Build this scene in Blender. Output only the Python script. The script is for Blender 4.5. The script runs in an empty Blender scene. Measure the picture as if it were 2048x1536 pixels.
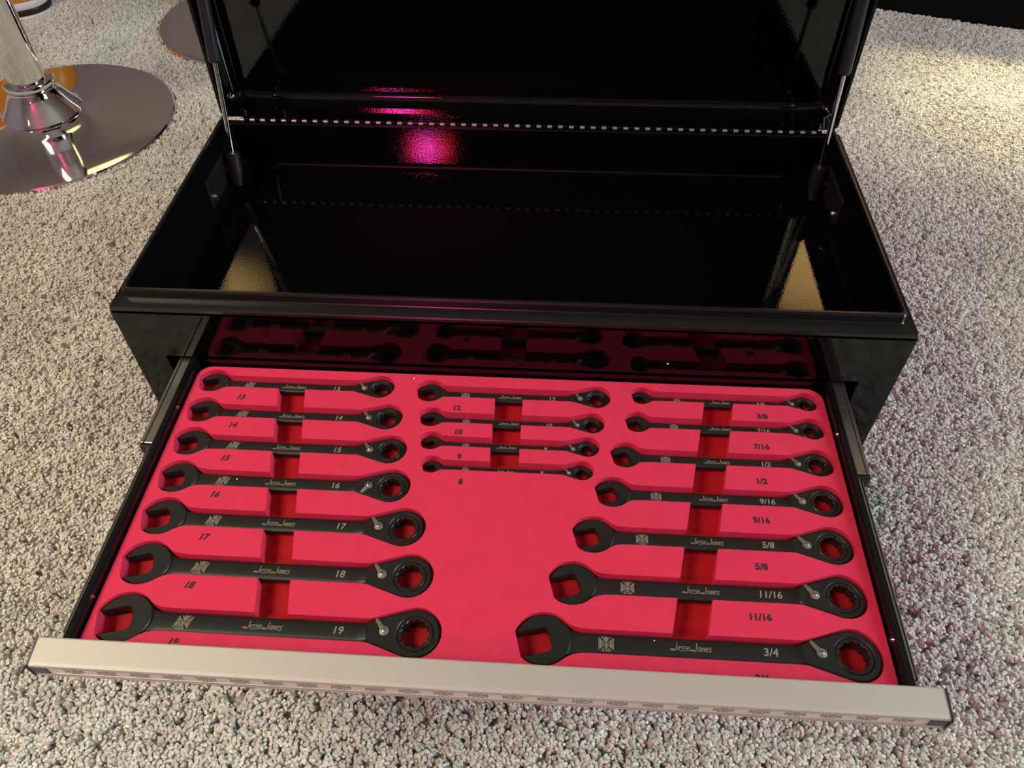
import bpy, bmesh, math, random
from mathutils import Vector, Matrix, noise
random.seed(7)
S = bpy.context.scene
COL = S.collection
PI = math.pi
H = 0.28            # height of the chest's shoulder above the carpet

# ------------------------------------------------------------------ camera
def set_camera():
    a, b, c = 0.84158753, -0.07430155, -0.01651696
    fw = Vector((math.sin(b)*math.cos(a), math.cos(b)*math.cos(a), -math.sin(a)))
    rt = Vector((math.cos(b), -math.sin(b), 0)); up = rt.cross(fw)
    r2 = math.cos(c)*rt + math.sin(c)*up
    u2 = -math.sin(c)*rt + math.cos(c)*up
    cd = bpy.data.cameras.new('camera'); co = bpy.data.objects.new('camera', cd); COL.objects.link(co)
    m = Matrix((( r2.x, u2.x, -fw.x, 0.0403), (r2.y, u2.y, -fw.y, -0.4624), (r2.z, u2.z, -fw.z, 0.4424 + H), (0, 0, 0, 1)))
    co.matrix_world = m
    cd.sensor_fit = 'HORIZONTAL'; cd.sensor_width = 36; cd.lens = 36*1576.75/2048
    cd.clip_start = 0.02
    S.camera = co
set_camera()

# ------------------------------------------------------------------ light, exposure
S.view_settings.view_transform = 'Standard'; S.view_settings.look = 'None'
S.view_settings.gamma = 1; S.view_settings.use_curve_mapping = False
S.view_settings.exposure = 0.0
S.cycles.use_denoising = True
w = bpy.data.worlds.new('world'); S.world = w; w.use_nodes = True
w.node_tree.nodes['Background'].inputs[0].default_value = (0.9, 0.85, 0.8, 1)
w.node_tree.nodes['Background'].inputs[1].default_value = 0.25

def area(name, loc, target, size, energy, color, spread=PI, size_y=None):
    l = bpy.data.lights.new(name, 'AREA'); l.energy = energy; l.color = color
    l.shape = 'RECTANGLE'; l.size = size; l.size_y = size_y or size; l.spread = spread
    o = bpy.data.objects.new(name, l); COL.objects.link(o); o.location = loc
    o.rotation_euler = (Vector(target) - Vector(loc)).to_track_quat('-Z', 'Y').to_euler()
    return o
area('ceiling_lamp_light', (-1.75, -0.75, 2.40), (-0.75, -0.3, 0), 1.3, 30, (0.97, 0.92, 0.66), spread=math.radians(80))
area('window_daylight', (2.9, -0.6, 1.5), (0.3, 0.0, 0.1), 1.4, 56, (0.76, 0.94, 1.0), spread=math.radians(130))
area('low_sunlight', (1.25, 1.85, 2.4), (0.88, 0.90, 0), 0.30, 1.35, (1.0, 0.80, 0.44), spread=math.radians(14))
for k, (dx, wd, e, c) in enumerate(((-0.075, 0.06, 4.8, (1.0, 0.02, 0.12)), (0.0, 0.085, 12.5, (1.0, 0.05, 0.50)), (0.085, 0.075, 5.6, (1.0, 0.02, 0.05)))):
    area('led_strip_light', (-0.715 + dx, -2.9, 2.178), (-0.1 + dx, 0.2, 0.2), wd, e, c, size_y=0.078)
def uplight(loc, energy, color, cone):
    l = bpy.data.lights.new('uplighter_light', 'SPOT'); l.energy = energy; l.color = color; l.spot_size = math.radians(cone); l.spot_blend = 0.25; l.shadow_soft_size = 0.1
    o = bpy.data.objects.new('uplighter_light', l); COL.objects.link(o); o.location = loc; o.rotation_euler = (PI, 0, 0)
uplight((1.42, 2.98, 1.75), 140, (1.0, 0.62, 0.25), 68)
uplight((-1.78, 2.50, 1.75), 105, (1.0, 0.68, 0.26), 50)

# ------------------------------------------------------------------ materials
def mat(name, color, rough=0.5, metal=0.0, ior=1.5, coat=0.0, spec=0.5):
    m = bpy.data.materials.new(name); m.use_nodes = True
    b = m.node_tree.nodes['Principled BSDF']
    b.inputs['Base Color'].default_value = (*color, 1); b.inputs['Roughness'].default_value = rough
    b.inputs['Metallic'].default_value = metal; b.inputs['IOR'].default_value = ior
    b.inputs['Coat Weight'].default_value = coat; b.inputs['Specular IOR Level'].default_value = spec
    return m
def nt(m): return m.node_tree.nodes, m.node_tree.links, m.node_tree.nodes['Principled BSDF']
def add_noise_color(m, c1, c2, scale, detail=3, lo=0.35, hi=0.65):
    n, l, b = nt(m)
    g = n.new('ShaderNodeTexCoord'); t = n.new('ShaderNodeTexNoise'); r = n.new('ShaderNodeValToRGB')
    t.inputs['Scale'].default_value = scale; t.inputs['Detail'].default_value = detail
    r.color_ramp.elements[0].color = (*c1, 1); r.color_ramp.elements[1].color = (*c2, 1)
    r.color_ramp.elements[0].position = lo; r.color_ramp.elements[1].position = hi
    l.new(g.outputs['Object'], t.inputs['Vector']); l.new(t.outputs['Fac'], r.inputs['Fac']); l.new(r.outputs['Color'], b.inputs['Base Color'])
    return m
def add_bump(m, scale, strength, dist=0.001, detail=2):
    n, l, b = nt(m)
    g = n.new('ShaderNodeTexCoord'); t = n.new('ShaderNodeTexNoise'); u = n.new('ShaderNodeBump')
    t.inputs['Scale'].default_value = scale; t.inputs['Detail'].default_value = detail
    u.inputs['Strength'].default_value = strength; u.inputs['Distance'].default_value = dist
    l.new(g.outputs['Object'], t.inputs['Vector']); l.new(t.outputs['Fac'], u.inputs['Height'])
    l.new(u.outputs['Normal'], b.inputs['Normal']); return m
def add_edge_round(m, r):
    n, l, b = nt(m); e = n.new('ShaderNodeBevel'); e.samples = 4; e.inputs['Radius'].default_value = r
    l.new(e.outputs['Normal'], b.inputs['Normal']); return m

M_GLOSS = add_bump(mat('black_gloss_paint', (0.0012, 0.0012, 0.0012), 0.02, ior=1.46), 520, 0.10, 0.0003)
M_SATIN = add_bump(mat('black_satin_paint', (0.004, 0.004, 0.004), 0.13, ior=1.5), 900, 0.1, 0.0004)
M_SIDE = mat('black_matt_side_paint', (0.0015, 0.0015, 0.0015), 0.5, spec=0.06)
M_RIM = mat('black_rim_paint', (0.008, 0.008, 0.008), 0.25, ior=1.5)
M_PLASTIC = mat('black_plastic', (0.006, 0.006, 0.007), 0.45, spec=0.35)
M_CAP = mat('end_cap_plastic', (0.012, 0.012, 0.022), 0.35)
M_RODBODY = mat('strut_body_paint', (0.010, 0.011, 0.014), 0.28)
M_CHROME = mat('chrome', (0.80, 0.80, 0.80), 0.06, 1.0)
M_STOOL = mat('stool_chrome', (0.86, 0.86, 0.88), 0.05, 1.0)
M_STEEL = mat('zinc_steel', (0.55, 0.53, 0.48), 0.3, 1.0)
M_HINGE = mat('hinge_gap_light', (0.42, 0.41, 0.39), 0.4, 0.8)
M_ALU = add_bump(mat('satin_aluminium', (0.46, 0.43, 0.39), 0.6, 0.55), 60, 0.05, 0.0004)
M_LABEL = mat('label_strip_silver', (0.70, 0.70, 0.62), 0.45, 0.2)
M_PRINT = mat('dark_print', (0.04, 0.04, 0.038), 0.6)
M_FOAMPRINT = mat('black_ink', (0.025, 0.008, 0.012), 0.8)
M_FOAM = add_noise_color(mat('pink_foam', (0.76, 0.035, 0.085), 0.75, spec=0.25), (0.60, 0.026, 0.074), (0.63, 0.029, 0.079), 60)
add_edge_round(M_FOAM, 0.0008)
M_BASE = mat('red_foam', (0.40, 0.004, 0.012), 0.7, spec=0.25)
M_WRENCH = add_bump(mat('black_oxide_steel', (0.011, 0.0100, 0.0085), 0.45, 0.0, spec=0.38), 700, 0.08, 0.0003)
M_GEAR = mat('gear_steel', (0.035, 0.033, 0.030), 0.3, 0.6)
M_LEVER = mat('lever_steel', (0.26, 0.24, 0.21), 0.45, 0.7)
M_ETCH = mat('etched_marking', (0.25, 0.215, 0.165), 0.6)
M_WALL = mat('wall_paint', (0.44, 0.43, 0.415), 0.8)
M_CEIL = mat('ceiling_paint', (0.75, 0.70, 0.62), 0.9)
M_SOFA = add_bump(mat('dark_sofa_fabric', (0.004, 0.004, 0.0035), 0.9, spec=0.1), 500, 0.4, 0.001)
M_ORANGE = mat('orange_wood', (0.55, 0.20, 0.015), 0.35)
M_WHITE = mat('white_laminate', (0.62, 0.62, 0.63), 0.35)
M_BLACKEDGE = mat('black_edge_band', (0.006, 0.006, 0.004), 0.35)
M_LINT = mat('white_lint', (0.85, 0.8, 0.78), 0.8)

def carpet_material(name, base):
    m = mat(name, base, 0.65, spec=0.35)
    n, l, b = nt(m)
    geo = n.new('ShaderNodeNewGeometry'); info = n.new('ShaderNodeObjectInfo')
    big = n.new('ShaderNodeTexNoise'); big.inputs['Scale'].default_value = 6; big.inputs['Detail'].default_value = 3
    fine = n.new('ShaderNodeTexNoise'); fine.inputs['Scale'].default_value = 140; fine.inputs['Detail'].default_value = 2
    l.new(geo.outputs['Position'], big.inputs['Vector']); l.new(geo.outputs['Position'], fine.inputs['Vector'])
    a1 = n.new('ShaderNodeMath'); a1.operation = 'MULTIPLY_ADD'; a1.inputs[1].default_value = 1.0; l.new(big.outputs['Fac'], a1.inputs[0])
    l.new(fine.outputs['Fac'], a1.inputs[2])
    a2 = n.new('ShaderNodeMath'); a2.operation = 'MULTIPLY_ADD'; a2.inputs[1].default_value = 0.45
    l.new(info.outputs['Random'], a2.inputs[0]); l.new(a1.outputs[0], a2.inputs[2])
    mr = n.new('ShaderNodeMapRange'); mr.inputs['From Min'].default_value = 0.82; mr.inputs['From Max'].default_value = 1.62
    l.new(a2.outputs[0], mr.inputs['Value'])
    rp = n.new('ShaderNodeValToRGB')
    rp.color_ramp.elements[0].color = (base[0]*0.74, base[1]*0.72, base[2]*0.70, 1)
    rp.color_ramp.elements[1].color = (min(base[0]*1.25, 0.95), min(base[1]*1.26, 0.95), min(base[2]*1.28, 0.95), 1)
    l.new(mr.outputs[0], rp.inputs['Fac']); l.new(rp.outputs['Color'], b.inputs['Base Color'])
    return m
M_CARPET = carpet_material('beige_carpet_yarn', (0.60, 0.60, 0.545))
M_BACKING = add_bump(mat('carpet_backing_shaded', (0.42, 0.41, 0.37), 0.9), 220, 1.0, 0.006)  # carpet colour with the shade between tufts darkened into it

# ------------------------------------------------------------------ object helpers
def origin(p):
    o = Vector((0, 0, 0))
    while p is not None:
        o += p.location; p = p.parent
    return o
def thing(name, label, cat, loc=(0, 0, 0), group=None):
    o = bpy.data.objects.new(name, None); COL.objects.link(o); o.location = loc
    o.empty_display_size = 0.05
    tag(o, label, cat, group); return o
def tag(o, label, cat, group=None):
    o['label'] = label; o['category'] = cat
    if group: o['group'] = group
    return o
def link(name, me, m, parent=None, smooth=None, label=None):
    """me is in world coordinates; it is shifted to the parent's frame"""
    off = origin(parent)
    if off.length > 0: me.transform(Matrix.Translation(-off))
    if m is not None:
        me.materials.clear(); me.materials.append(m)
    o = bpy.data.objects.new(name, me); COL.objects.link(o); o.parent = parent
    if smooth is not None:
        for p in me.polygons: p.use_smooth = True
        if smooth > 0:
            try: me.set_sharp_from_angle(angle=math.radians(smooth))
            except Exception: pass
    if label: o['label'] = label
    return o
def copy_part(src, parent, delta=(0, 0, 0)):
    o = src.copy(); COL.objects.link(o); o.parent = parent
    o.location = src.location + Vector(delta); return o

class MB:
    def __init__(s): s.v = []; s.f = []
    def add(s, vs, fs):
        k = len(s.v); s.v += [tuple(v) for v in vs]; s.f += [tuple(i + k for i in f) for f in fs]; return s
    def box(s, x0, x1, y0, y1, z0, z1):
        v = [(x, y, z) for z in (z0, z1) for y in (y0, y1) for x in (x0, x1)]
        return s.add(v, [(0, 2, 3, 1), (4, 5, 7, 6), (0, 1, 5, 4), (2, 6, 7, 3), (0, 4, 6, 2), (1, 3, 7, 5)])
    def tube(s, a, b, r, n=16, r2=None):
        a, b = Vector(a), Vector(b); d = (b - a).normalized(); r2 = r if r2 is None else r2
        u = d.cross(Vector((0, 0, 1)));  u = Vector((1, 0, 0)) if u.length < 1e-4 else u.normalized()
        t = d.cross(u)
        v = []
        for P, q in ((a, r), (b, r2)):
            for i in range(n):
                an = 2*PI*i/n; v.append(P + u*math.cos(an)*q + t*math.sin(an)*q)
        f = [(i, (i+1) % n, n+(i+1) % n, n+i) for i in range(n)] + [tuple(range(n))[::-1], tuple(range(n, 2*n))]
        return s.add(v, f)
    def lathe(s, prof, c, n=48, close=True):
        v = []; f = []
        for r, z in prof:
            for i in range(n):
                an = 2*PI*i/n; v.append((c[0] + r*math.cos(an), c[1] + r*math.sin(an), c[2] + z))
        for k in range(len(prof)-1):
            for i in range(n): f.append((k*n+i, k*n+(i+1) % n, (k+1)*n+(i+1) % n, (k+1)*n+i))
        if close: f.append(tuple(range(n))[::-1]); f.append(tuple((len(prof)-1)*n+i for i in range(n)))
        return s.add(v, f)
    def loops(s, rings, cap0=True, cap1=True):
        n = len(rings[0]); v = [p for r in rings for p in r]; f = []
        for k in range(len(rings)-1):
            for i in range(n): f.append((k*n+i, k*n+(i+1) % n, (k+1)*n+(i+1) % n, (k+1)*n+i))
        if cap0: f.append(tuple(range(n))[::-1])
        if cap1: f.append(tuple((len(rings)-1)*n+i for i in range(n)))
        return s.add(v, f)
    def mesh(s, name='mesh'):
        me = bpy.data.meshes.new(name); me.from_pydata(s.v, [], s.f); me.update()
        bm = bmesh.new(); bm.from_mesh(me); bmesh.ops.recalc_face_normals(bm, faces=bm.faces); bm.to_mesh(me); bm.free()
        return me
    def bevelled(s, name, w, seg=2, ang=40):
        me = bpy.data.meshes.new(name); me.from_pydata(s.v, [], s.f); me.update()
        bm = bmesh.new(); bm.from_mesh(me); bmesh.ops.recalc_face_normals(bm, faces=bm.faces)
        ed = [e for e in bm.edges if len(e.link_faces) == 2 and e.calc_face_angle() > math.radians(ang)]
        bmesh.ops.bevel(bm, geom=ed, offset=w, segments=seg, profile=0.5, affect='EDGES', clamp_overlap=True)
        bm.to_mesh(me); bm.free(); return me

def ccw(p):
    return p if sum(p[i][0]*p[(i+1) % len(p)][1] - p[(i+1) % len(p)][0]*p[i][1] for i in range(len(p))) > 0 else p[::-1]
def inset(poly, d):
    n = len(poly); out = []
    for i in range(n):
        a, b, c = Vector(poly[i-1]), Vector(poly[i]), Vector(poly[(i+1) % n])
        e1 = (b-a).normalized(); e2 = (c-b).normalized()
        n1 = Vector((-e1.y, e1.x)); n2 = Vector((-e2.y, e2.x)); m = n1 + n2
        if m.length < 1e-6: m = n1
        m.normalize(); k = max(0.5, m.dot(n1)); out.append(tuple(b + m*d/k))
    return out
def prism(mb, poly, z0, z1, bev=0.0):
    poly = ccw(poly)
    if bev > 0:
        q = inset(poly, bev*0.35); r = inset(poly, bev)
        rings = [[(x, y, z0) for x, y in r], [(x, y, z0+bev*0.35) for x, y in q], [(x, y, z0+bev) for x, y in poly],
                 [(x, y, z1-bev) for x, y in poly], [(x, y, z1-bev*0.35) for x, y in q], [(x, y, z1) for x, y in r]]
    else:
        rings = [[(x, y, z0) for x, y in poly], [(x, y, z1) for x, y in poly]]
    mb.loops(rings); return mb
def ring_prism(mb, outer, inner, z0, z1, bev=0.0):
    """outer and inner: same count, both counter-clockwise"""
    o1 = inset(outer, bev); i1 = inset(inner, -bev*0.6)
    rings = [[(x, y, z0) for x, y in o1], [(x, y, z0+bev) for x, y in outer], [(x, y, z1-bev) for x, y in outer], [(x, y, z1) for x, y in o1],
             [(x, y, z1) for x, y in i1], [(x, y, z1-bev*0.6) for x, y in inner], [(x, y, z0+bev*0.6) for x, y in inner], [(x, y, z0) for x, y in i1]]
    n = len(outer); v = [p for r in rings for p in r]; f = []
    for k in range(8):
        k2 = (k+1) % 8
        for i in range(n): f.append((k*n+i, k*n+(i+1) % n, k2*n+(i+1) % n, k2*n+i))
    mb.add(v, f); return mb
def rrect(x0, x1, y0, y1, r, n=6):
    p = []
    for cx, cy, a0 in ((x1-r, y0+r, -90), (x1-r, y1-r, 0), (x0+r, y1-r, 90), (x0+r, y0+r, 180)):
        for i in range(n+1):
            a = math.radians(a0 + 90*i/n); p.append((cx + r*math.cos(a), cy + r*math.sin(a)))
    return p
def strokes(mb, lines, wdt, fx, z):
    """flat ribbons along polylines; fx maps local (x,y) to world (x,y)"""
    for ln in lines:
        for (ax, ay), (bx, by) in zip(ln, ln[1:]):
            a = Vector(fx(ax, ay)); b = Vector(fx(bx, by)); d = b - a
            if d.length < 1e-7: continue
            d.normalize(); nrm = Vector((-d.y, d.x))*wdt/2; e = d*wdt*0.3
            mb.add([(*(a-e-nrm), z), (*(b+e-nrm), z), (*(b+e+nrm), z), (*(a-e+nrm), z)], [(0, 1, 2, 3)])
    return mb
FONT_CACHE = {}
def text_mesh(txt, size, shear=0.0, bold=0.0):
    c = bpy.data.curves.new('text', 'FONT'); c.body = txt; c.size = size; c.shear = shear
    c.align_x = 'CENTER'; c.align_y = 'CENTER'; c.offset = bold; c.resolution_u = 3
    o = bpy.data.objects.new('text', c); COL.objects.link(o)
    dg = bpy.context.evaluated_depsgraph_get(); me = bpy.data.meshes.new_from_object(o.evaluated_get(dg), depsgraph=dg)
    bpy.data.objects.remove(o); bpy.data.curves.remove(c); return me

# ------------------------------------------------------------------ the room
def structure(name, mb, m):
    o = link(name, mb.mesh(name), m); o['kind'] = 'structure'; return o
RX0, RX1, RY0, RY1, RZ = -3.2, 3.2, -3.0, 3.4, 2.5
structure('floor', MB().box(RX0, RX1, RY0, RY1, -0.05, 0.0), M_BACKING)
structure('ceiling', MB().box(RX0, RX1, RY0, RY1, RZ, RZ+0.05), M_CEIL)
structure('wall_back', MB().box(RX0, RX1, RY1, RY1+0.1, 0, RZ), M_WALL)
structure('wall_front', MB().box(RX0, RX1, RY0-0.1, RY0, 0, RZ), M_WALL)
structure('wall_left', MB().box(RX0-0.1, RX0, RY0, RY1, 0, RZ), M_WALL)
structure('wall_right', MB().box(RX1, RX1+0.1, RY0, RY1, 0, RZ), M_WALL)

def carpet_pile():
    me = bpy.data.meshes.new('carpet_pile')
    vs, fs = [], []
    x0, x1, y0, y1 = -1.85, 1.5, -0.75, 1.95
    nx, ny = 57, 45
    for j in range(ny+1):
        for i in range(nx+1): vs.append((x0 + (x1-x0)*i/nx, y0 + (y1-y0)*j/ny, 0.0005))
    for j in range(ny):
        for i in range(nx):
            cx = x0 + (x1-x0)*(i+.5)/nx; cy = y0 + (y1-y0)*(j+.5)/ny
            if -0.28 < cx < 0.28 and 0.05 < cy < 0.27: continue
            a = j*(nx+1)+i; fs.append((a, a+1, a+nx+2, a+nx+1))
    me.from_pydata(vs, [], fs); me.update()
    o = link('carpet_pile', me, M_CARPET); o['kind'] = 'stuff'
    tag(o, 'plush beige cut pile of the carpet under the tool chest', 'carpet')
    g = bpy.data.node_groups.new('pile', 'GeometryNodeTree')
    g.interface.new_socket('Geometry', in_out='INPUT', socket_type='NodeSocketGeometry')
    g.interface.new_socket('Geometry', in_out='OUTPUT', socket_type='NodeSocketGeometry')
    N, L = g.nodes, g.links
    gi = N.new('NodeGroupInput'); go = N.new('NodeGroupOutput')
    dist = N.new('GeometryNodeDistributePointsOnFaces'); dist.inputs['Density'].default_value = 76000
    L.new(gi.outputs[0], dist.inputs['Mesh'])
    join = N.new('GeometryNodeJoinGeometry')
    rnd = random.Random(3)
    for k in range(3):                      # a tuft is three short leaning yarn ends
        c = N.new('GeometryNodeMeshCone'); c.inputs['Vertices'].default_value = 5; c.inputs['Side Segments'].default_value = 2
        c.inputs['Radius Top'].default_value = 0.0012; c.inputs['Radius Bottom'].default_value = 0.0023; c.inputs['Depth'].default_value = 0.0080
        t = N.new('GeometryNodeTransform')
        an = k*2*PI/3
        t.inputs['Translation'].default_value = (0.0012*math.cos(an), 0.0012*math.sin(an), 0.0)
        t.inputs['Rotation'].default_value = (rnd.uniform(-.4, .4), rnd.uniform(-.4, .4), rnd.uniform(0, 6))
        L.new(c.outputs['Mesh'], t.inputs['Geometry']); L.new(t.outputs['Geometry'], join.inputs[0])
    sm = N.new('GeometryNodeSetMaterial'); sm.inputs['Material'].default_value = M_CARPET
    L.new(join.outputs[0], sm.inputs['Geometry'])
    inst = N.new('GeometryNodeInstanceOnPoints')
    L.new(dist.outputs['Points'], inst.inputs['Points']); L.new(sm.outputs['Geometry'], inst.inputs['Instance'])
    rv = N.new('FunctionNodeRandomValue'); rv.data_type = 'FLOAT_VECTOR'
    rv.inputs[0].default_value = (-0.35, -0.35, 0); rv.inputs[1].default_value = (0.35, 0.35, 6.283)
    L.new(rv.outputs[0], inst.inputs['Rotation'])
    rs = N.new('FunctionNodeRandomValue'); rs.data_type = 'FLOAT'
    rs.inputs[2].default_value = 0.75; rs.inputs[3].default_value = 1.35; rs.inputs['Seed'].default_value = 5
    L.new(rs.outputs[1], inst.inputs['Scale'])
    L.new(inst.outputs[0], go.inputs[0])
    md = o.modifiers.new('pile', 'NODES'); md.node_group = g
carpet_pile()

# ------------------------------------------------------------------ tool chest
W2, D = 0.33, 0.305
chest = thing('tool_chest', 'open black glossy steel tool chest with raised lid and pulled-out drawer on the carpet', 'tool chest', (0, 0.15, 0))
def zc(z): return z + H
OPX, OPT, OPB = 0.300, -0.0565, -0.094       # drawer opening
def chest_body():
    b = MB(); t = 0.0015
    b.box(-W2, -W2+t, 0, D, 0.0, zc(-0.004)); b.box(W2-t, W2, 0, D, 0.0, zc(-0.004))
    b.box(-W2+t, W2-t, D-t, D, 0.0, zc(-0.004)); b.box(-W2+t, W2-t, 0, D-t, 0.0, 0.002)
    link('cabinet_shell', b.mesh(), M_SATIN, chest)
    f = MB()
    t = 0.0018
    f.box(-W2+.0015, W2-.0015, 0, t, zc(OPT), zc(-0.004))
    f.box(-W2+.0015, -OPX, 0, t, zc(OPB), zc(OPT)); f.box(OPX, W2-.0015, 0, t, zc(OPB), zc(OPT))
    f.box(-W2+.0015, W2-.0015, 0, t, 0.002, zc(OPB))
    # folded returns of the opening
    f.box(-OPX-.0012, -OPX, t, 0.02, zc(OPB), zc(OPT)); f.box(OPX, OPX+.0012, t, 0.02, zc(OPB), zc(OPT))
    link('front_panel', f.mesh(), M_GLOSS, chest)
    link('till_floor', MB().box(-W2+.0016, W2-.0016, 0.002, D-.002, zc(-0.0562), zc(-0.0548)).mesh(), M_GLOSS, chest)
    # rim: shoulder, upstanding lip and inner wall swept round the mouth of the till
    prof = [(0.0, -0.0065), (0.0, -0.0012), (0.0008, -0.0002), (0.0115, 0.0008), (0.0120, 0.0015), (0.0120, 0.0078), (0.0130, 0.0095),
            (0.0150, 0.0095), (0.0160, 0.0078), (0.0162, -0.049), (0.0175, -0.0530), (0.0215, -0.0546)]
    def rim_ring(o, z):
        ox = o*0.72 + (0.003 if z < -0.04 else 0); x1 = W2 - ox; yf = o; yb = D - 0.30*o; r = 0.0012 + 0.25*o; lo = min(z, -0.006)
        p = []
        for cx, a0 in ((-x1 + r, 180), (x1 - r, 270)):
            for i in range(5):
                a = math.radians(a0 + 22.5*i); p.append((cx + r*math.cos(a), yf + r + r*math.sin(a), zc(z)))
        return p + [(x1, yb - 0.007, zc(z)), (x1, yb - 0.0055, zc(lo)), (x1, yb, zc(lo)), (-x1, yb, zc(lo)), (-x1, yb - 0.0055, zc(lo)), (-x1, yb - 0.007, zc(z))]
    link('rim', MB().loops([rim_ring(o, z) for o, z in prof[:9]], False, False).mesh(), M_RIM, chest, smooth=24)
    link('till_wall', MB().loops([rim_ring(o, z) for o, z in prof[8:]], False, False).mesh(), M_GLOSS, chest)
    tw = COL.objects[-1] if COL.objects[-1].name.startswith('till_wall') else bpy.data.objects['till_wall']
    tw.data.materials.append(M_SIDE)
    for p in tw.data.polygons:
        if abs(p.normal.x) > 0.3: p.material_index = 1
chest_body()

def lid():
    tilt = math.radians(1.2); y0, d = 0.305, 0.042; r = 0.011; Lh = 0.302
    # closed-lid box, opened upright: the mouth faces the camera
    a = MB(); pan = []
    def P(x, y, z):                                   # tilt back about the hinge line
        yy, z2 = y - y0, z
        return (x, y0 + yy*math.cos(tilt) + z2*math.sin(tilt), zc(0.0002 + z2*math.cos(tilt) - yy*math.sin(tilt)))
    def shell(off, fr):
        R = max(0.002, r - off); rings = []
        x1 = W2 - 0.001 - off; z0, z1 = off, Lh - off; yb = y0 + d - off
        c = 0.006
        for yy, k in [(y0, 0), (yb - R - 0.0004, 0)] + [(yb - R + R*math.sin(an), R*(1-math.cos(an))) for an in (0, .26, .52, .79, 1.05, 1.31, PI/2)] + [(yb, R + 0.0005)]:
            rings.append([P(x, yy, z) for x, z in rrect(-x1+k, x1-k, z0+k, z1-k, c, 4)])
        return rings
    o = shell(0.0, 0); i = shell(0.0014, 0)
    mb = MB(); mb.loops(o, False, True); mb.loops(i, False, True)
    n = len(o[0]); mb.add(o[0] + i[0], [(k, (k+1) % n, n+(k+1) % n, n+k) for k in range(n)])
    L = link('lid', mb.mesh(), M_GLOSS, chest, smooth=35)
    # hem turned in along the two side edges, strut studs
    for s in (-1, 1):
        h = MB()
        q = [P(s*(W2-0.0024), y0+0.001, 0.012), P(s*(W2-0.0024), y0+0.001, Lh-0.012), P(s*(W2-0.0024), y0+0.010, Lh-0.012), P(s*(W2-0.0024), y0+0.010, 0.012)]
        q2 = [(x - s*0.0012, y, z) for x, y, z in q]
        h.add(q+q2, [(0, 1, 2, 3), (7, 6, 5, 4), (0, 4, 5, 1), (1, 5, 6, 2), (2, 6, 7, 3), (3, 7, 4, 0)])
        link('folded_hem', h.mesh(), M_GLOSS, L)
    return L
LID = lid()

def hinge():
    n = 54; x0, x1 = -0.309, 0.3135; pitch = (x1-x0)/n
    y, z, r = 0.3028, -0.0022, 0.0017
    leaf = MB(); leaf.box(x0+0.004, x1-0.004, y+0.0012, y+0.0020, zc(-0.012), zc(0.0012)); leaf.box(x0, x1, y+0.0005, y+0.013, zc(0.0014), zc(0.0019))
    h = link('piano_hinge', leaf.mesh(), M_GLOSS, chest)
    src = None
    for k in range(n):
        xa = x0 + k*pitch
        if k % 2 == 0 or True:
            m = MB().tube((xa + pitch*0.04, y, zc(z)), (xa + pitch*0.46, y, zc(z)), r, 10)
        if src is None:
            src = link('hinge_knuckle', m.mesh(), M_HINGE, h, smooth=40); src['label'] = 'pale knuckle standing in for a light gap'  # pale knuckles stand in for carpet light showing through hinge gaps
            m2 = MB().tube((xa + pitch*0.5, y+0.0004, zc(z+0.0006)), (xa + pitch*0.98, y+0.0004, zc(z+0.0006)), r, 10)
            src2 = link('hinge_knuckle', m2.mesh(), M_GLOSS, h, smooth=40)
        else:
            copy_part(src, h, (k*pitch, 0, 0)); copy_part(src2, h, (k*pitch, 0, 0))
hinge()

def strut(s, dirty=0):
    p = bpy.data.objects.new('gas_strut', None)
    x = s*0.3045
    if s < 0:
        lo = Vector((x, 0.2525, zc(-0.012))); mid = Vector((x, 0.2765, zc(0.0768)))
    else:
        lo = Vector((x, 0.2525, zc(-0.012))); mid = Vector((x, 0.2690, zc(0.0806)))
    d = (mid - lo).normalized(); top = mid + d*0.125
    body = MB().tube(mid, top, 0.0060, 20)
    body.tube(mid - d*0.0015, mid, 0.0052, 20, 0.0060)
    o = link('gas_strut', body.mesh(), M_RODBODY, chest, smooth=40)
    link('piston_rod', MB().tube(lo - d*0.004, mid, 0.0024, 14).mesh(), M_CHROME, o, smooth=40, label='chrome rod')
    e = MB(); e.tube(lo - d*0.021, lo + d*0.001, 0.0074, 16); e.tube(lo - d*0.034, lo - d*0.020, 0.0050, 16, 0.0072)
    e.tube(lo - d*0.017, lo - d*0.017 + Vector((s*0.012, 0, 0)), 0.0042, 12)
    link('ball_socket', e.mesh(), M_PLASTIC, o, smooth=40)
    e2 = MB(); e2.tube(top, top + d*0.022, 0.0068, 16); e2.tube(top + d*0.012, top + d*0.012 + Vector((s*0.0215, 0, 0)), 0.0045, 12)
    link('ball_socket', e2.mesh(), M_PLASTIC, o, smooth=40)
    b = MB(); xw = s*(W2 - 0.0118)
    b.box(min(xw, xw - s*0.004), max(xw, xw - s*0.004), 0.196, 0.262, zc(-0.043), zc(-0.012))
    link('strut_bracket', b.bevelled('strut_bracket', 0.003), M_PLASTIC, o)
    sc = MB().tube((xw - s*0.004, 0.206, zc(-0.034)), (xw - s*0.0065, 0.206, zc(-0.034)), 0.0032, 10, 0.0022)
    link('screw', sc.mesh(), M_STEEL, o, smooth=40)
    bpy.data.objects.remove(p)
strut(-1); strut(1)

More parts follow.
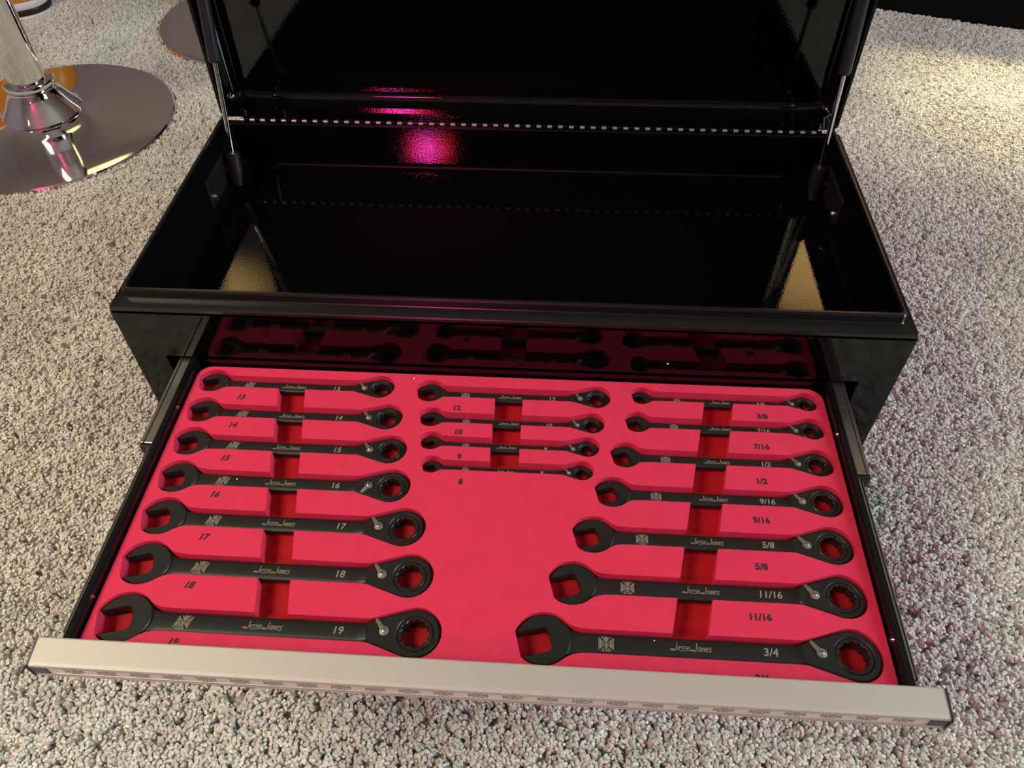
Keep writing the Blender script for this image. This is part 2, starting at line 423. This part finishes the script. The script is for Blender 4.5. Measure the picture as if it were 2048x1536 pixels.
# ------------------------------------------------------------------ drawer
DT, DB = -0.057, -0.090
def drawer():
    b = MB()
    xo = 0.2785; yf, ybk = -0.268, -0.0004
    b.box(-xo, xo, yf, ybk, zc(DB), zc(DB)+0.0012)
    b.box(-xo, xo, yf, yf+0.0012, zc(DB), zc(DT))
    dr = link('drawer', b.mesh(), M_SATIN, chest)
    for s in (-1, 1):
        # side with a rolled top edge
        prof = [(0.2715, DB), (0.2715, DT-0.003), (0.2722, DT-0.001), (0.2736, DT), (0.2764, DT), (0.2778, DT-0.001), (0.2785, DT-0.003), (0.2785, DB)]
        rings = [[(s*x, y, zc(z)) for x, z in prof] for y in (yf, ybk)]
        link('side_wall', MB().loops(rings).mesh(), M_SATIN, dr, smooth=50)
        sl = MB()
        for xa, xb, z1 in ((0.2790, 0.2860, -0.0605), (0.2866, 0.2890, -0.0600), (0.2850, 0.2876, -0.0625)):
            sl.box(min(s*xa, s*xb), max(s*xa, s*xb), -0.093, 0.05, zc(-0.088), zc(z1))
        link('slide_rail', sl.bevelled('slide_rail', 0.0005), M_STEEL, dr, label='bright steel slide member')
        st = MB().box(min(s*0.2792, s*0.2890), max(s*0.2792, s*0.2890), -0.0965, -0.0928, zc(-0.088), zc(-0.0612))
        link('slide_stop', st.bevelled('slide_stop', 0.0006), M_PLASTIC, dr)
        il = MB(); il.box(min(s*0.2790, s*0.2801), max(s*0.2790, s*0.2801), -0.252, -0.0965, zc(-0.086), zc(-0.0612))
        il.box(min(s*0.2824, s*0.2831), max(s*0.2824, s*0.2831), -0.252, -0.0965, zc(-0.086), zc(-0.0635))
        link('inner_rail', il.mesh(), M_STEEL, dr, label='thin steel rail on drawer side')
        for y in (-0.055, -0.227):
            rv = MB().tube((s*0.2718, y, zc(-0.0604)), (s*0.2704, y, zc(-0.0604)), 0.0022, 12, 0.0012)
            link('rivet', rv.mesh(), M_CHROME, dr, smooth=40)
    link('back_wall', MB().box(-0.2770, 0.2770, ybk-0.0014, ybk-0.0002, zc(DB+0.0012), zc(DT-0.0004)).mesh(), M_GLOSS, dr)
    # handle trim: aluminium channel
    x0, x1 = -0.2858, 0.2885
    pr = [(-0.2628, -0.0470), (-0.2632, -0.0458), (-0.2640, -0.0456), (-0.2790, -0.0478), (-0.2812, -0.0484), (-0.2818, -0.0494), (-0.2818, -0.0502), (-0.2811, -0.0504), (-0.2811, -0.0579),
          (-0.2818, -0.0581), (-0.2818, -0.0600), (-0.2810, -0.0605), (-0.2818, -0.0612), (-0.2818, -0.0626), (-0.2805, -0.0632), (-0.2640, -0.0632), (-0.2640, -0.0600), (-0.2770, -0.0600), (-0.2770, -0.0505), (-0.2640, -0.0490)]
    rings = [[(x, y, zc(z)) for y, z in pr] for x in (x0, x1)]
    link('handle_trim', MB().loops(rings).mesh(), M_ALU, dr, label='satin aluminium full-width pull')
    link('label_strip', MB().box(x0+0.010, x1-0.010, -0.2814, -0.2811, zc(-0.0578), zc(-0.0505)).mesh(), M_LABEL, dr, label='pale strip printed with a row of emblems')
    for s in (-1, 1):
        c = MB(); xe = x0 if s < 0 else x1
        prof = [(-0.2640, -0.0450), (-0.2812, -0.0478), (-0.2826, -0.0496), (-0.2826, -0.0620), (-0.2800, -0.0636), (-0.2640, -0.0636)]
        rings = [[(x, y, zc(z)) for y, z in prof] for x in ((xe, xe + s*0.0012) if s > 0 else (xe + s*0.0012, xe))]
        c.loops(rings)
        c.box(min(xe, xe - s*0.011), max(xe, xe - s*0.011), -0.2821, -0.2811, zc(-0.0580), zc(-0.0502))
        link('end_cap', c.mesh(), M_CAP, dr)
    e = MB(); n = 25; xs = [-0.2577 + i*(0.2623+0.2577)/(n-1) for i in range(n)]
    emblem_mesh(e, lambda u, v: (xs[0] + u*0.0060, v*0.0034), 0.00042)
    me = e.mesh(); me.transform(Matrix.Rotation(PI/2, 4, 'X')); me.transform(Matrix.Translation((0, -0.28145, zc(-0.0540))))
    first = link('emblem', me, M_PRINT, dr, label='dark flared-cross emblem')
    for x in xs[1:]: copy_part(first, dr, (x - xs[0], 0, 0))
    return dr

def emblem_mesh(mb, fx, wd, z=0.0):
    """a flared cross: barred side arms, rayed upper and lower arms"""
    lines = []
    for s in (-1, 1):
        for x, h in ((1.0, 0.82), (0.80, 0.66), (0.60, 0.50), (0.40, 0.36)):
            lines.append([(s*x, -h), (s*x*0.98, h*0.2), (s*x, h)])
        lines.append([(s*0.12, 0.30), (s*0.30, 0.62), (s*0.60, 0.98)])
        lines.append([(s*0.10, -0.20), (s*0.26, -0.62), (s*0.62, -0.95)])
        lines.append([(s*0.95, 0.12), (s*0.35, 0.02)])
        lines.append([(s*0.16, 0.45), (s*0.22, 0.95)])
    lines += [[(0, 0.25), (0, 1.0)], [(0.0, -0.95), (0.0, 0.05)], [(-0.15, -0.3), (-0.15, 0.12)], [(0.15, -0.3), (0.15, 0.12)], [(-0.6, -0.97), (0.6, -0.97)]]
    return strokes(mb, lines, wd, fx, z)
DRAWER = drawer()

# ------------------------------------------------------------------ wrench data (mm, measured on the foam surface)
#     size   jaw   tip x   ring right  ring r   row y   head h
SPEC = [
 ('13', 13.0, -263.2, -94.4, 11.3, -22.3, 23.0), ('14', 14.0, -263.1, -82.5, 12.3, -54.6, 24.4), ('15', 15.0, -263.2, -74.1, 13.0, -87.5, 26.2),
 ('16', 16.0, -263.2, -66.0, 14.2, -121.9, 28.0), ('17', 17.0, -263.4, -49.4, 15.3, -157.8, 30.3), ('18', 18.0, -263.4, -38.5, 16.0, -196.8, 32.8),
 ('19', 19.0, -264.4, -27.7, 17.0, -238.6, 35.2),
 ('12', 12.0, -73.0, 89.8, 10.9, -24.6, 21.6), ('10', 10.0, -66.3, 84.3, 9.5, -53.6, 18.0), ('9', 9.0, -62.3, 79.9, 8.9, -78.4, 16.0), ('8', 8.0, -57.8, 75.0, 8.1, -102.0, 14.2),
 ('3/8', 9.5, 108.8, 262.1, 8.8, -21.6, 16.4), ('7/16', 11.1, 102.7, 262.4, 9.7, -49.9, 19.0), ('1/2', 12.7, 90.2, 263.1, 11.8, -83.5, 22.2),
 ('9/16', 14.3, 77.6, 263.1, 13.2, -118.6, 25.2), ('5/8', 15.9, 61.1, 262.6, 14.5, -156.4, 28.6), ('11/16', 17.5, 44.9, 263.0, 15.5, -195.8, 31.4), ('3/4', 19.05, 23.9, 263.5, 17.2, -237.5, 35.2)]
FT = -0.064                     # foam surface
PD = 0.0125                     # pocket depth
CX, CY, CH = 0.0403, -0.4624, 0.4424
WR = {}
for nm, s, tx, rx, R, y, hh in SPEC:
    th = 0.0072 + (s-8)*0.00038                      # ring thickness
    top = FT - PD + th                               # height of the ring's face
    k = (CH - top)/(CH + 0.065)
    fx = lambda x: CX + (x/1000 - CX)*k
    WR[nm] = dict(s=s/1000*0.92, tip=fx(tx), rr=fx(rx), R=R/1000*k, y=CY + (y/1000 - CY)*k, rh=hh/2000*k, th=th, zb=FT-PD, ws=0.0010+0.325*s/1000,
                  ts=0.0045 + (s-8)*0.00016)
def head_pts(w, grow=0.0, slot=True):
    rh = w['rh'] + grow; a = math.radians(195); c, sn = math.cos(a), math.sin(a)
    hw = w['s']/2
    xh = w['tip'] + 0.966*0.93*w['rh'] + 0.259*hw
    def g(u, v):                                      # u along the mouth, v towards the back jaw
        return (xh + u*c + v*sn, w['y'] + u*sn - v*c)
    pts = []
    if slot:
        b = math.asin(min(0.95, (hw+0.0006)/rh)); tipu = 1.07*rh*math.cos(b)
        pts += [(tipu*0.97, hw), (-0.05*rh, hw), (-0.22*rh, hw*0.86), (-0.30*rh, hw*0.45), (-0.30*rh, -hw*0.45), (-0.22*rh, -hw*0.86), (-0.05*rh, -hw), (tipu*0.97, -hw)]
        n = 34
        for i in range(n+1):
            t = -b - (2*PI - 2*b)*i/n; pts.append((1.07*rh*math.cos(t), rh*math.sin(t)))
    else:
        b = math.asin(hw/w['rh'])
        n = 40
        for i in range(n+1):
            t = -b - (2*PI - 2*b)*i/n; pts.append((1.07*rh*math.cos(t) + grow*0.3, rh*math.sin(t)))
    return [g(u, v) for u, v in pts], xh
def jaw(mb, w, z0, z1, bev):
    """open end: a C swept between the outer contour and the hexagon mouth"""
    hp, xh = head_pts(w); inn = hp[:8][::-1]; out = hp[8:]; n = len(out)
    seg = [math.dist(inn[i], inn[i+1]) for i in range(7)]; tot = sum(seg)
    def at(t):
        d = t*tot
        for i, L in enumerate(seg):
            if d <= L + 1e-12: return Vector(inn[i]).lerp(Vector(inn[i+1]), min(1, d/L))
            d -= L
        return Vector(inn[-1])
    rings = []
    for i in range(n):
        o = Vector(out[i]); q = at(i/(n-1)); d = q - o; L = d.length; d = d.normalized() if L > 1e-6 else Vector((0, 0)); bb = min(bev, L*0.4)
        o2 = o + d*bb; q2 = q - d*bb*0.5
        rings.append([(*o2, z0), (*o, z0+bb), (*o, z1-bb), (*o2, z1), (*q2, z1), (*q, z1-bb*0.5), (*q, z0+bb*0.5), (*q2, z0)])
    mb.loops(rings)
def tear(w, grow=0.0, n=72):
    """ring outline with its neck, sampled by angle round the ring centre"""
    R = w['R'] + grow; cx, cy = w['rr'] - w['R'], w['y']; nk = 1.95*w['R']; nh = w['ws']*0.96 + grow
    def rad(phi):
        x, y = math.cos(phi), abs(math.sin(phi)); r = R
        # wedge from the neck (-nk, nh) tangent to the circle
        d = math.hypot(nk, nh); al = math.atan2(nh, -nk) - math.acos(min(1, R/d))   # angle of the tangent point
        tx, ty = R*math.cos(al), R*math.sin(al)
        ph = math.atan2(y, x)
        if ph > al:
            dx, dy = -nk - tx, nh - ty
            den = x*dy - y*dx
            r1 = (tx*dy - ty*dx)/den if abs(den) > 1e-9 else 1e9
            r2 = nk/(-x) if x < 0 else 1e9
            r = min(r1, r2) if r1 > 0 else r2
        return r
    return [(cx + rad(2*PI*i/n)*math.cos(2*PI*i/n), cy + rad(2*PI*i/n)*math.sin(2*PI*i/n)) for i in range(n)], (cx, cy)
def loft(mb, st, y, zm):
    """rounded bar through stations (x, half width, thickness)"""
    rings = []
    for x, hw, t in st:
        r = []
        for i in range(16):
            an = 2*PI*i/16; c, s = math.cos(an), math.sin(an)
            r.append((x, y + hw*math.copysign(abs(c)**0.55, c), zm + t/2*math.copysign(abs(s)**0.45, s)))
        rings.append(r)
    mb.loops(rings)
LET = {'J': [[(0.36, 1.05), (0.30, 0.15), (0.12, -0.02), (-0.62, 0.10), (-0.20, 0.20), (0.05, 0.12)]],
       'e': [[(0.03, 0.30), (0.36, 0.36), (0.32, 0.54), (0.12, 0.54), (0.02, 0.30), (0.10, 0.05), (0.40, 0.06)]],
       's': [[(0.38, 0.54), (0.12, 0.55), (0.04, 0.40), (0.32, 0.26), (0.30, 0.02), (0.06, -0.08)]],
       'a': [[(0.34, 0.52), (0.10, 0.50), (0.02, 0.22), (0.14, 0.02), (0.34, 0.20)], [(0.36, 0.56), (0.34, 0.10), (0.44, 0.00)]],
       'm': [[(0.02, 0.0), (0.05, 0.52)], [(0.05, 0.40), (0.20, 0.54), (0.26, 0.02)], [(0.26, 0.40), (0.44, 0.54), (0.50, 0.0)]]}
def script_lines():
    x = 0.0; out = []
    for ch, adv in (('J', .48), ('e', .46), ('s', .44), ('s', .44), ('e', 1.02), ('J', .48), ('a', .52), ('m', .60), ('e', .46), ('s', .44)):
        out += [[(px + x, py) for px, py in l] for l in LET[ch]]; x += adv
    return [[(px - 2.5, py - 0.4) for px, py in l] for l in out]
SCRIPT = script_lines()
def wrench(nm, label):
    w = WR[nm]; zb = zc(w['zb'] + 0.0002); th = w['th']; zm = zb + th/2; y = w['y']; R = w['R']; ws = w['ws']; ts = w['ts']
    left = float(w['s']) and nm in ('13', '14', '15', '16', '17', '18', '19')
    hp, xh = head_pts(w); tp, rc = tear(w); rh = w['rh']
    t = thing('ratcheting_wrench', label, 'wrench', ((w['tip']+w['rr'])/2, y, zb), 'ratcheting combination wrenches in the foam tray')
    b = MB(); hth = th*0.86; jaw(b, w, zm - hth/2, zm + hth/2, 0.0008)
    inner = [(rc[0] + 0.735*R*math.cos(2*PI*i/72), rc[1] + 0.735*R*math.sin(2*PI*i/72)) for i in range(72)]
    ring_prism(b, tp, inner, zb, zb + th, 0.0011 if R > 0.011 else 0.0008)
    x0 = xh + 0.42*rh; xr = rc[0] - 1.95*R
    st = [(x0, 0.84*rh, hth*0.94), (xh + 0.66*rh, 0.70*rh, hth*0.86), (xh + 0.88*rh, 0.575*rh, hth*0.76), (xh + 1.10*rh, max(ws*1.12, 0.475*rh), hth*0.66),
          (xh + 1.38*rh, ws*1.03, ts*1.06), (xh + 1.75*rh, ws, ts), ((xh+xr)/2, ws*0.97, ts), (xr - 0.5*R, ws*0.94, ts), (xr - 0.18*R, ws*0.95, ts*1.1), (xr + 0.06*R, ws*0.99, th*0.9), (xr + 0.35*R, ws*1.0, th*0.9)]
    loft(b, st, y, zm)
    link('wrench_body', b.mesh(), M_WRENCH, t, smooth=38)
    g = MB(); n = 72
    gi = [(rc[0] + R*(0.575 + 0.035*math.cos(12*2*PI*i/n))*math.cos(2*PI*i/n), rc[1] + R*(0.575 + 0.035*math.cos(12*2*PI*i/n))*math.sin(2*PI*i/n)) for i in range(n)]
    go = [(rc[0] + 0.715*R*math.cos(2*PI*i/n), rc[1] + 0.715*R*math.sin(2*PI*i/n)) for i in range(n)]
    ring_prism(g, go, gi, zb + 0.0003, zb + th - 0.0004, 0.0004)
    link('ratchet_gear', g.mesh(), M_GEAR, t, smooth=30, label='toothed twelve-point ratchet ring')
    # reversing lever
    px, py = rc[0] - 1.24*R, y + 0.02*R; pr = min(0.0034, 0.215*R); ang = math.radians(235 if nm == '16' else 128)
    dx, dy = math.cos(ang), math.sin(ang); ln = 0.56*R; a = []
    for i in range(13):
        q = ang + math.radians(30) + (2*PI - math.radians(60))*i/12; a.append((px + pr*math.cos(q), py + pr*math.sin(q)))
    hwid = pr*0.36
    a += [(px + dx*ln + dy*hwid, py + dy*ln - dx*hwid), (px + dx*(ln+hwid*.8), py + dy*(ln+hwid*.8)), (px + dx*ln - dy*hwid, py + dy*ln + dx*hwid)]
    lv = MB(); zt = zb + th; prism(lv, a, zt - 0.0004, zt + 0.0010, 0.0003)
    lev = link('reversing_lever', lv.mesh(), M_LEVER, t, smooth=30, label='dull silver reversing lever')
    link('pivot_pin', MB().lathe([(pr*0.42, 0), (pr*0.42, 0.0005), (pr*0.2, 0.0009)], (px, py, zt + 0.0010), 14).mesh(), M_STEEL, lev, smooth=50)
    # etched markings on the shank
    Lw = w['rr'] - w['tip']; zt = zm + ts/2 + 0.00007; k = ws/0.0070
    mx = w['tip'] + 0.487*Lw; hgt = 0.0050*k**0.75; wd = 0.0242*k**0.9/5.3
    m = MB(); strokes(m, SCRIPT, 0.00050*k**0.5, lambda u, v: (mx + u*wd + (v*hgt*0.12), y + 0.0002 + v*hgt), zt)
    link('script_marking', m.mesh(), M_ETCH, t, label='pale etched script lettering')
    e = MB(); ex = w['tip'] + 0.250*Lw; es = 0.0052*k
    sh = 0.28 if left else 0.0
    emblem_mesh(e, lambda u, v: (ex + u*es*0.9 + v*es*sh, y + v*es*0.92), 0.00055*k, zt)
    link('emblem', e.mesh(), M_ETCH, t, label='pale etched flared-cross emblem')
    tm = text_mesh(nm, 0.0076*k**0.6, 0.10, 0.00012)
    tm.transform(Matrix.Translation((w['tip'] + 0.703*Lw, y, zt)))
    link('size_marking', tm, M_ETCH, t, label='pale etched size number')
    return t
ordinal = {'13': 'rearmost', '14': 'second from the back', '15': 'third from the back', '16': 'middle one', '17': 'third from the front', '18': 'second from the front', '19': 'frontmost',
           '12': 'rearmost', '10': 'second from the back', '9': 'third from the back', '8': 'frontmost and smallest',
           '3/8': 'rearmost', '7/16': 'second from the back', '1/2': 'third from the back', '9/16': 'middle one', '5/8': 'third from the front', '11/16': 'second from the front', '3/4': 'frontmost'}
for nm in WR:
    colname = 'left' if nm in ('13', '14', '15', '16', '17', '18', '19') else 'middle' if nm in ('12', '10', '9', '8') else 'right'
    wrench(nm, 'black wrench in pocket numbered %s, %s of the %s column' % (nm, ordinal[nm], colname))

# ------------------------------------------------------------------ foam tray
FX, FY0, FY1 = 0.2700, -0.2664, -0.0035
def strip(mb, p, z0, z1): prism(mb, p, z0, z1)
def pocket_poly(w, g=0.0011):
    hp, xh = head_pts(w, g, slot=False); tp, rc = tear(w, g); rh = w['rh']; ws = w['ws'] + g
    y = w['y']
    body = [(xh + 0.2*rh, 0.98*(rh+g)*.97), (xh + 0.66*rh, 0.74*rh+g), (xh + 0.88*rh, 0.61*rh+g), (xh + 1.10*rh, 0.50*rh+g), (xh + 1.38*rh, max(ws*1.04, 0.42*rh)), (xh + 1.8*rh, ws), (rc[0] - 1.9*w['R'], ws), (rc[0]-1.2*w['R'], ws)]
    def env(poly, x, up):
        best = None; n = len(poly)
        for i in range(n):
            (ax, ay), (bx, by) = poly[i], poly[(i+1) % n]
            if (ax - x)*(bx - x) <= 0 and ax != bx:
                v = ay + (by-ay)*(x-ax)/(bx-ax)
                best = v if best is None else (max(best, v) if up else min(best, v))
        return best
    def bod(x, sgn):
        for (ax, ah), (bx, bh) in zip(body, body[1:]):
            if ax <= x <= bx: return y + sgn*(ah + (bh-ah)*(x-ax)/(bx-ax))
        return None
    xs0 = min(p[0] for p in hp) + 0.00005; xs1 = w['rr'] + g - 0.00005
    xs = [xs0 + (xs1-xs0)*(0.5 - 0.5*math.cos(PI*i/110)) for i in range(111)]
    up, dn = [], []
    for x in xs:
        cu = [v for v in (env(hp, x, True), env(tp, x, True), bod(x, 1)) if v is not None]
        cd = [v for v in (env(hp, x, False), env(tp, x, False), bod(x, -1)) if v is not None]
        up.append((x, max(cu))); dn.append((x, min(cd)))
    return dn + up[::-1]
def foam():
    tray = thing('foam_tray', 'bright pink foam tray with wrench pockets lying in the open drawer', 'tool tray', (0, -0.13, zc(FT-PD-0.007)))
    slab = MB(); prism(slab, rrect(-FX, FX, FY0, FY1, 0.013, 8), zc(FT-PD), zc(FT), 0.0008)
    so = bpy.data.objects.new('slab', slab.mesh()); COL.objects.link(so)
    cut = []
    for w in WR.values():
        m = MB(); prism(m, pocket_poly(w), zc(FT-PD-0.004), zc(FT+0.004)); cut.append(m)
    for (xa, ya, xb, yb, wid) in ((-0.1833, WR['13']['y'], -0.1440, WR['19']['y'], 0.0232), (0.0050, WR['12']['y'], 0.0054, WR['8']['y'], 0.0236), (0.1826, WR['3/8']['y'], 0.1385, WR['3/4']['y'], 0.0240)):
        m = MB(); prism(m, [(xa-wid/2, ya), (xa+wid/2, ya), (xb+wid/2, yb), (xb-wid/2, yb)], zc(FT-PD-0.005), zc(FT+0.005)); cut.append(m)
    tmp = []
    for m in cut:
        o = bpy.data.objects.new('cutter', m.mesh()); COL.objects.link(o); tmp.append(o)
        md = so.modifiers.new('cut', 'BOOLEAN'); md.operation = 'DIFFERENCE'; md.object = o; md.solver = 'EXACT'
    dg = bpy.context.evaluated_depsgraph_get(); me = bpy.data.meshes.new_from_object(so.evaluated_get(dg), depsgraph=dg)
    for o in tmp + [so]: bpy.data.objects.remove(o)
    link('top_layer', me, M_FOAM, tray)
    bs = MB(); prism(bs, rrect(-FX, FX, FY0, FY1, 0.013, 8), zc(FT-PD-0.007), zc(FT-PD), 0.0)
    link('base_layer', bs.mesh(), M_BASE, tray, label='deep red foam seen inside the pockets')
    labs = {'13': (-.2237, -.0381), '14': (-.2218, -.0687), '15': (-.2177, -.1023), '16': (-.2152, -.1369), '17': (-.2116, -.1742), '18': (-.2093, -.2128), '19': (-.2065, -.2545),
            '12': (-.038, -.0407), '10': (-.034, -.0662), '9': (-.0304, -.0910), '8': (-.0269, -.1151),
            '3/8': (.2155, -.0364), '7/16': (.2104, -.0683), '1/2': (.2055, -.1019), '9/16': (.2003, -.1373), '5/8': (.1946, -.176), '11/16': (.188, -.2145), '3/4': (.1834, -.2568)}
    for nm, (x, y) in labs.items():
        it = nm in ('13', '14', '15', '16', '17', '18', '19')
        tm = text_mesh(nm, 0.0070, 0.3 if it else 0.0, 0.00034)
        tm.transform(Matrix.Translation((x, y, zc(FT) + 0.00006)))
        link('size_number', tm, M_FOAMPRINT, tray, label='printed size number')
foam()

# ------------------------------------------------------------------ bar stools
def stool(c, label, R=0.211, zr=0.0095, top=0.80, seat=True):
    t = thing('bar_stool', label, 'stool', (c[0], c[1], 0), 'chrome pedestal bar stools')
    b = MB(); b.lathe([(R, zr), (R+0.0008, zr+0.002), (R-0.001, zr+0.0045), (R*0.94, zr+0.007), (R*0.78, zr+0.0092), (R*0.60, zr+0.0120), (R*0.42, zr+0.0160), (R*0.30, zr+0.0225), (R*0.24, zr+0.034), (R*0.20, zr+0.038), (0.01, zr+0.040)], (c[0], c[1], 0), 96)
    link('pedestal_base', b.mesh(), M_STOOL, t, smooth=35)
    k = MB(); k.lathe([(0.064, zr+0.024), (0.065, zr+0.027), (0.060, zr+0.034), (0.051, zr+0.045), (0.043, zr+0.058), (0.038, zr+0.066), (0.0375, zr+0.069), (0.040, zr+0.072), (0.0405, zr+0.079), (0.039, zr+0.082), (0.030, zr+0.083)], (c[0], c[1], 0), 64)
    link('bell_collar', k.mesh(), M_STOOL, t, smooth=35)
    link('column', MB().tube((c[0], c[1], 0.05), (c[0], c[1], 0.46), 0.0300, 40).mesh(), M_STOOL, t, smooth=40)
    link('gas_lift', MB().tube((c[0], c[1], 0.45), (c[0], c[1], top-0.05), 0.0190, 32).mesh(), M_CHROME, t, smooth=40)
    s = MB(); s.lathe([(0.02, top-0.06), (0.10, top-0.055), (0.19, top-0.045), (0.205, top-0.02), (0.20, top+0.015), (0.16, top+0.03), (0.02, top+0.035)], (c[0], c[1], 0), 48)
    link('seat', s.mesh(), M_SOFA, t, smooth=40)
    return t
stool((-0.849, 0.737), 'chrome pedestal bar stool whose base and post stand left of the chest')
stool((-0.585, 1.165), 'farther chrome pedestal stool base half hidden behind the raised lid')

# ------------------------------------------------------------------ background furniture
def sofa():
    a = Vector((0.695, 1.257)); b = Vector((0.958, 1.167)); d = (b-a).normalized(); nrm = Vector((-d.y, d.x))
    if nrm.y < 0: nrm = -nrm
    ang = math.atan2(d.y, d.x)
    t = thing('sofa', 'dark sofa on the carpet at the right behind the chest', 'sofa', (a.x, a.y, 0))
    def blk(name, u0, u1, v0, v1, z0, z1, bev):
        m = MB().box(u0, u1, v0, v1, z0, z1).bevelled(name, bev, 3)
        m.transform(Matrix.Translation((a.x, a.y, 0)) @ Matrix.Rotation(ang, 4, 'Z'))
        link(name, m, M_SOFA, t, smooth=40)
    blk('base', -0.55, 1.15, 0.0, 0.80, 0.006, 0.26, 0.006)
    blk('seat_cushion', -0.36, 0.29, -0.01, 0.62, 0.262, 0.42, 0.03); blk('seat_cushion', 0.295, 0.95, -0.01, 0.62, 0.262, 0.42, 0.03)
    blk('backrest', -0.55, 1.15, 0.625, 0.82, 0.262, 0.80, 0.04)
    blk('armrest', -0.56, -0.365, -0.005, 0.62, 0.262, 0.58, 0.03); blk('armrest', 0.955, 1.16, -0.005, 0.62, 0.262, 0.58, 0.03)
    for u in (-0.5, 1.05):
        for v in (0.05, 0.72): blk('foot', u, u+0.05, v, v+0.05, 0.0, 0.03, 0.003)
sofa()
def lowtable():
    # rounded orange-topped unit at the far left edge
    a = Vector((-1.118, 1.138)); e = Vector((-1.060, 1.235)); d = (e-a).normalized()
    ang = math.radians(31)
    t = thing('storage_bench', 'low rounded orange bench with white and black edging behind the nearer stool', 'bench', (a.x, a.y, 0))
    def slab(name, grow, z0, z1, m, bev):
        mb = MB(); prism(mb, rrect(-0.50-grow, 0.085+grow, 0.0-grow, 0.40+grow, 0.05+grow, 8), z0, z1, bev)
        me = mb.mesh(); me.transform(Matrix.Translation((a.x, a.y, 0)) @ Matrix.Rotation(ang, 4, 'Z')); link(name, me, m, t, smooth=35)
    slab('base_plate', 0.006, 0.0, 0.012, M_WHITE, 0.002)
    slab('black_edging', 0.002, 0.012, 0.024, M_BLACKEDGE, 0.001)
    slab('white_edging', 0.0, 0.022, 0.036, M_WHITE, 0.002)
    slab('orange_body', -0.006, 0.036, 0.30, M_ORANGE, 0.004)
lowtable()

# ------------------------------------------------------------------ lint specks
def speck(x, y, z, r, label):
    bm = bmesh.new(); bmesh.ops.create_icosphere(bm, subdivisions=1, radius=r)
    for v in bm.verts: v.co *= random.uniform(0.7, 1.2)
    me = bpy.data.meshes.new('lint_speck'); bm.to_mesh(me); bm.free(); me.transform(Matrix.Translation((x, y, z)))
    o = link('lint_speck', me, M_LINT); tag(o, label, 'lint', 'specks of lint')
speck(-0.0785, -0.0098, zc(FT)+0.0007, 0.0009, 'tiny white lint speck on the back edge of the pink foam tray')
speck(WR['16']['tip'] + 0.305*(WR['16']['rr']-WR['16']['tip']), WR['16']['y'] + 0.002, zc(WR['16']['zb'] + WR['16']['th']/2 + WR['16']['ts']/2) + 0.0005, 0.0007, 'tiny white lint speck on the shank of the wrench numbered 16')
speck(WR['3/4']['tip'] + 0.385*(WR['3/4']['rr']-WR['3/4']['tip']), WR['3/4']['y'] + 0.004, zc(WR['3/4']['zb'] + WR['3/4']['th']/2 + WR['3/4']['ts']/2) + 0.0004, 0.0006, 'tiny white lint speck on the frontmost wrench of the right column')
speck(0.1376, -0.0004, zc(-0.043), 0.0009, 'tiny white lint speck on the black front panel above the drawer')
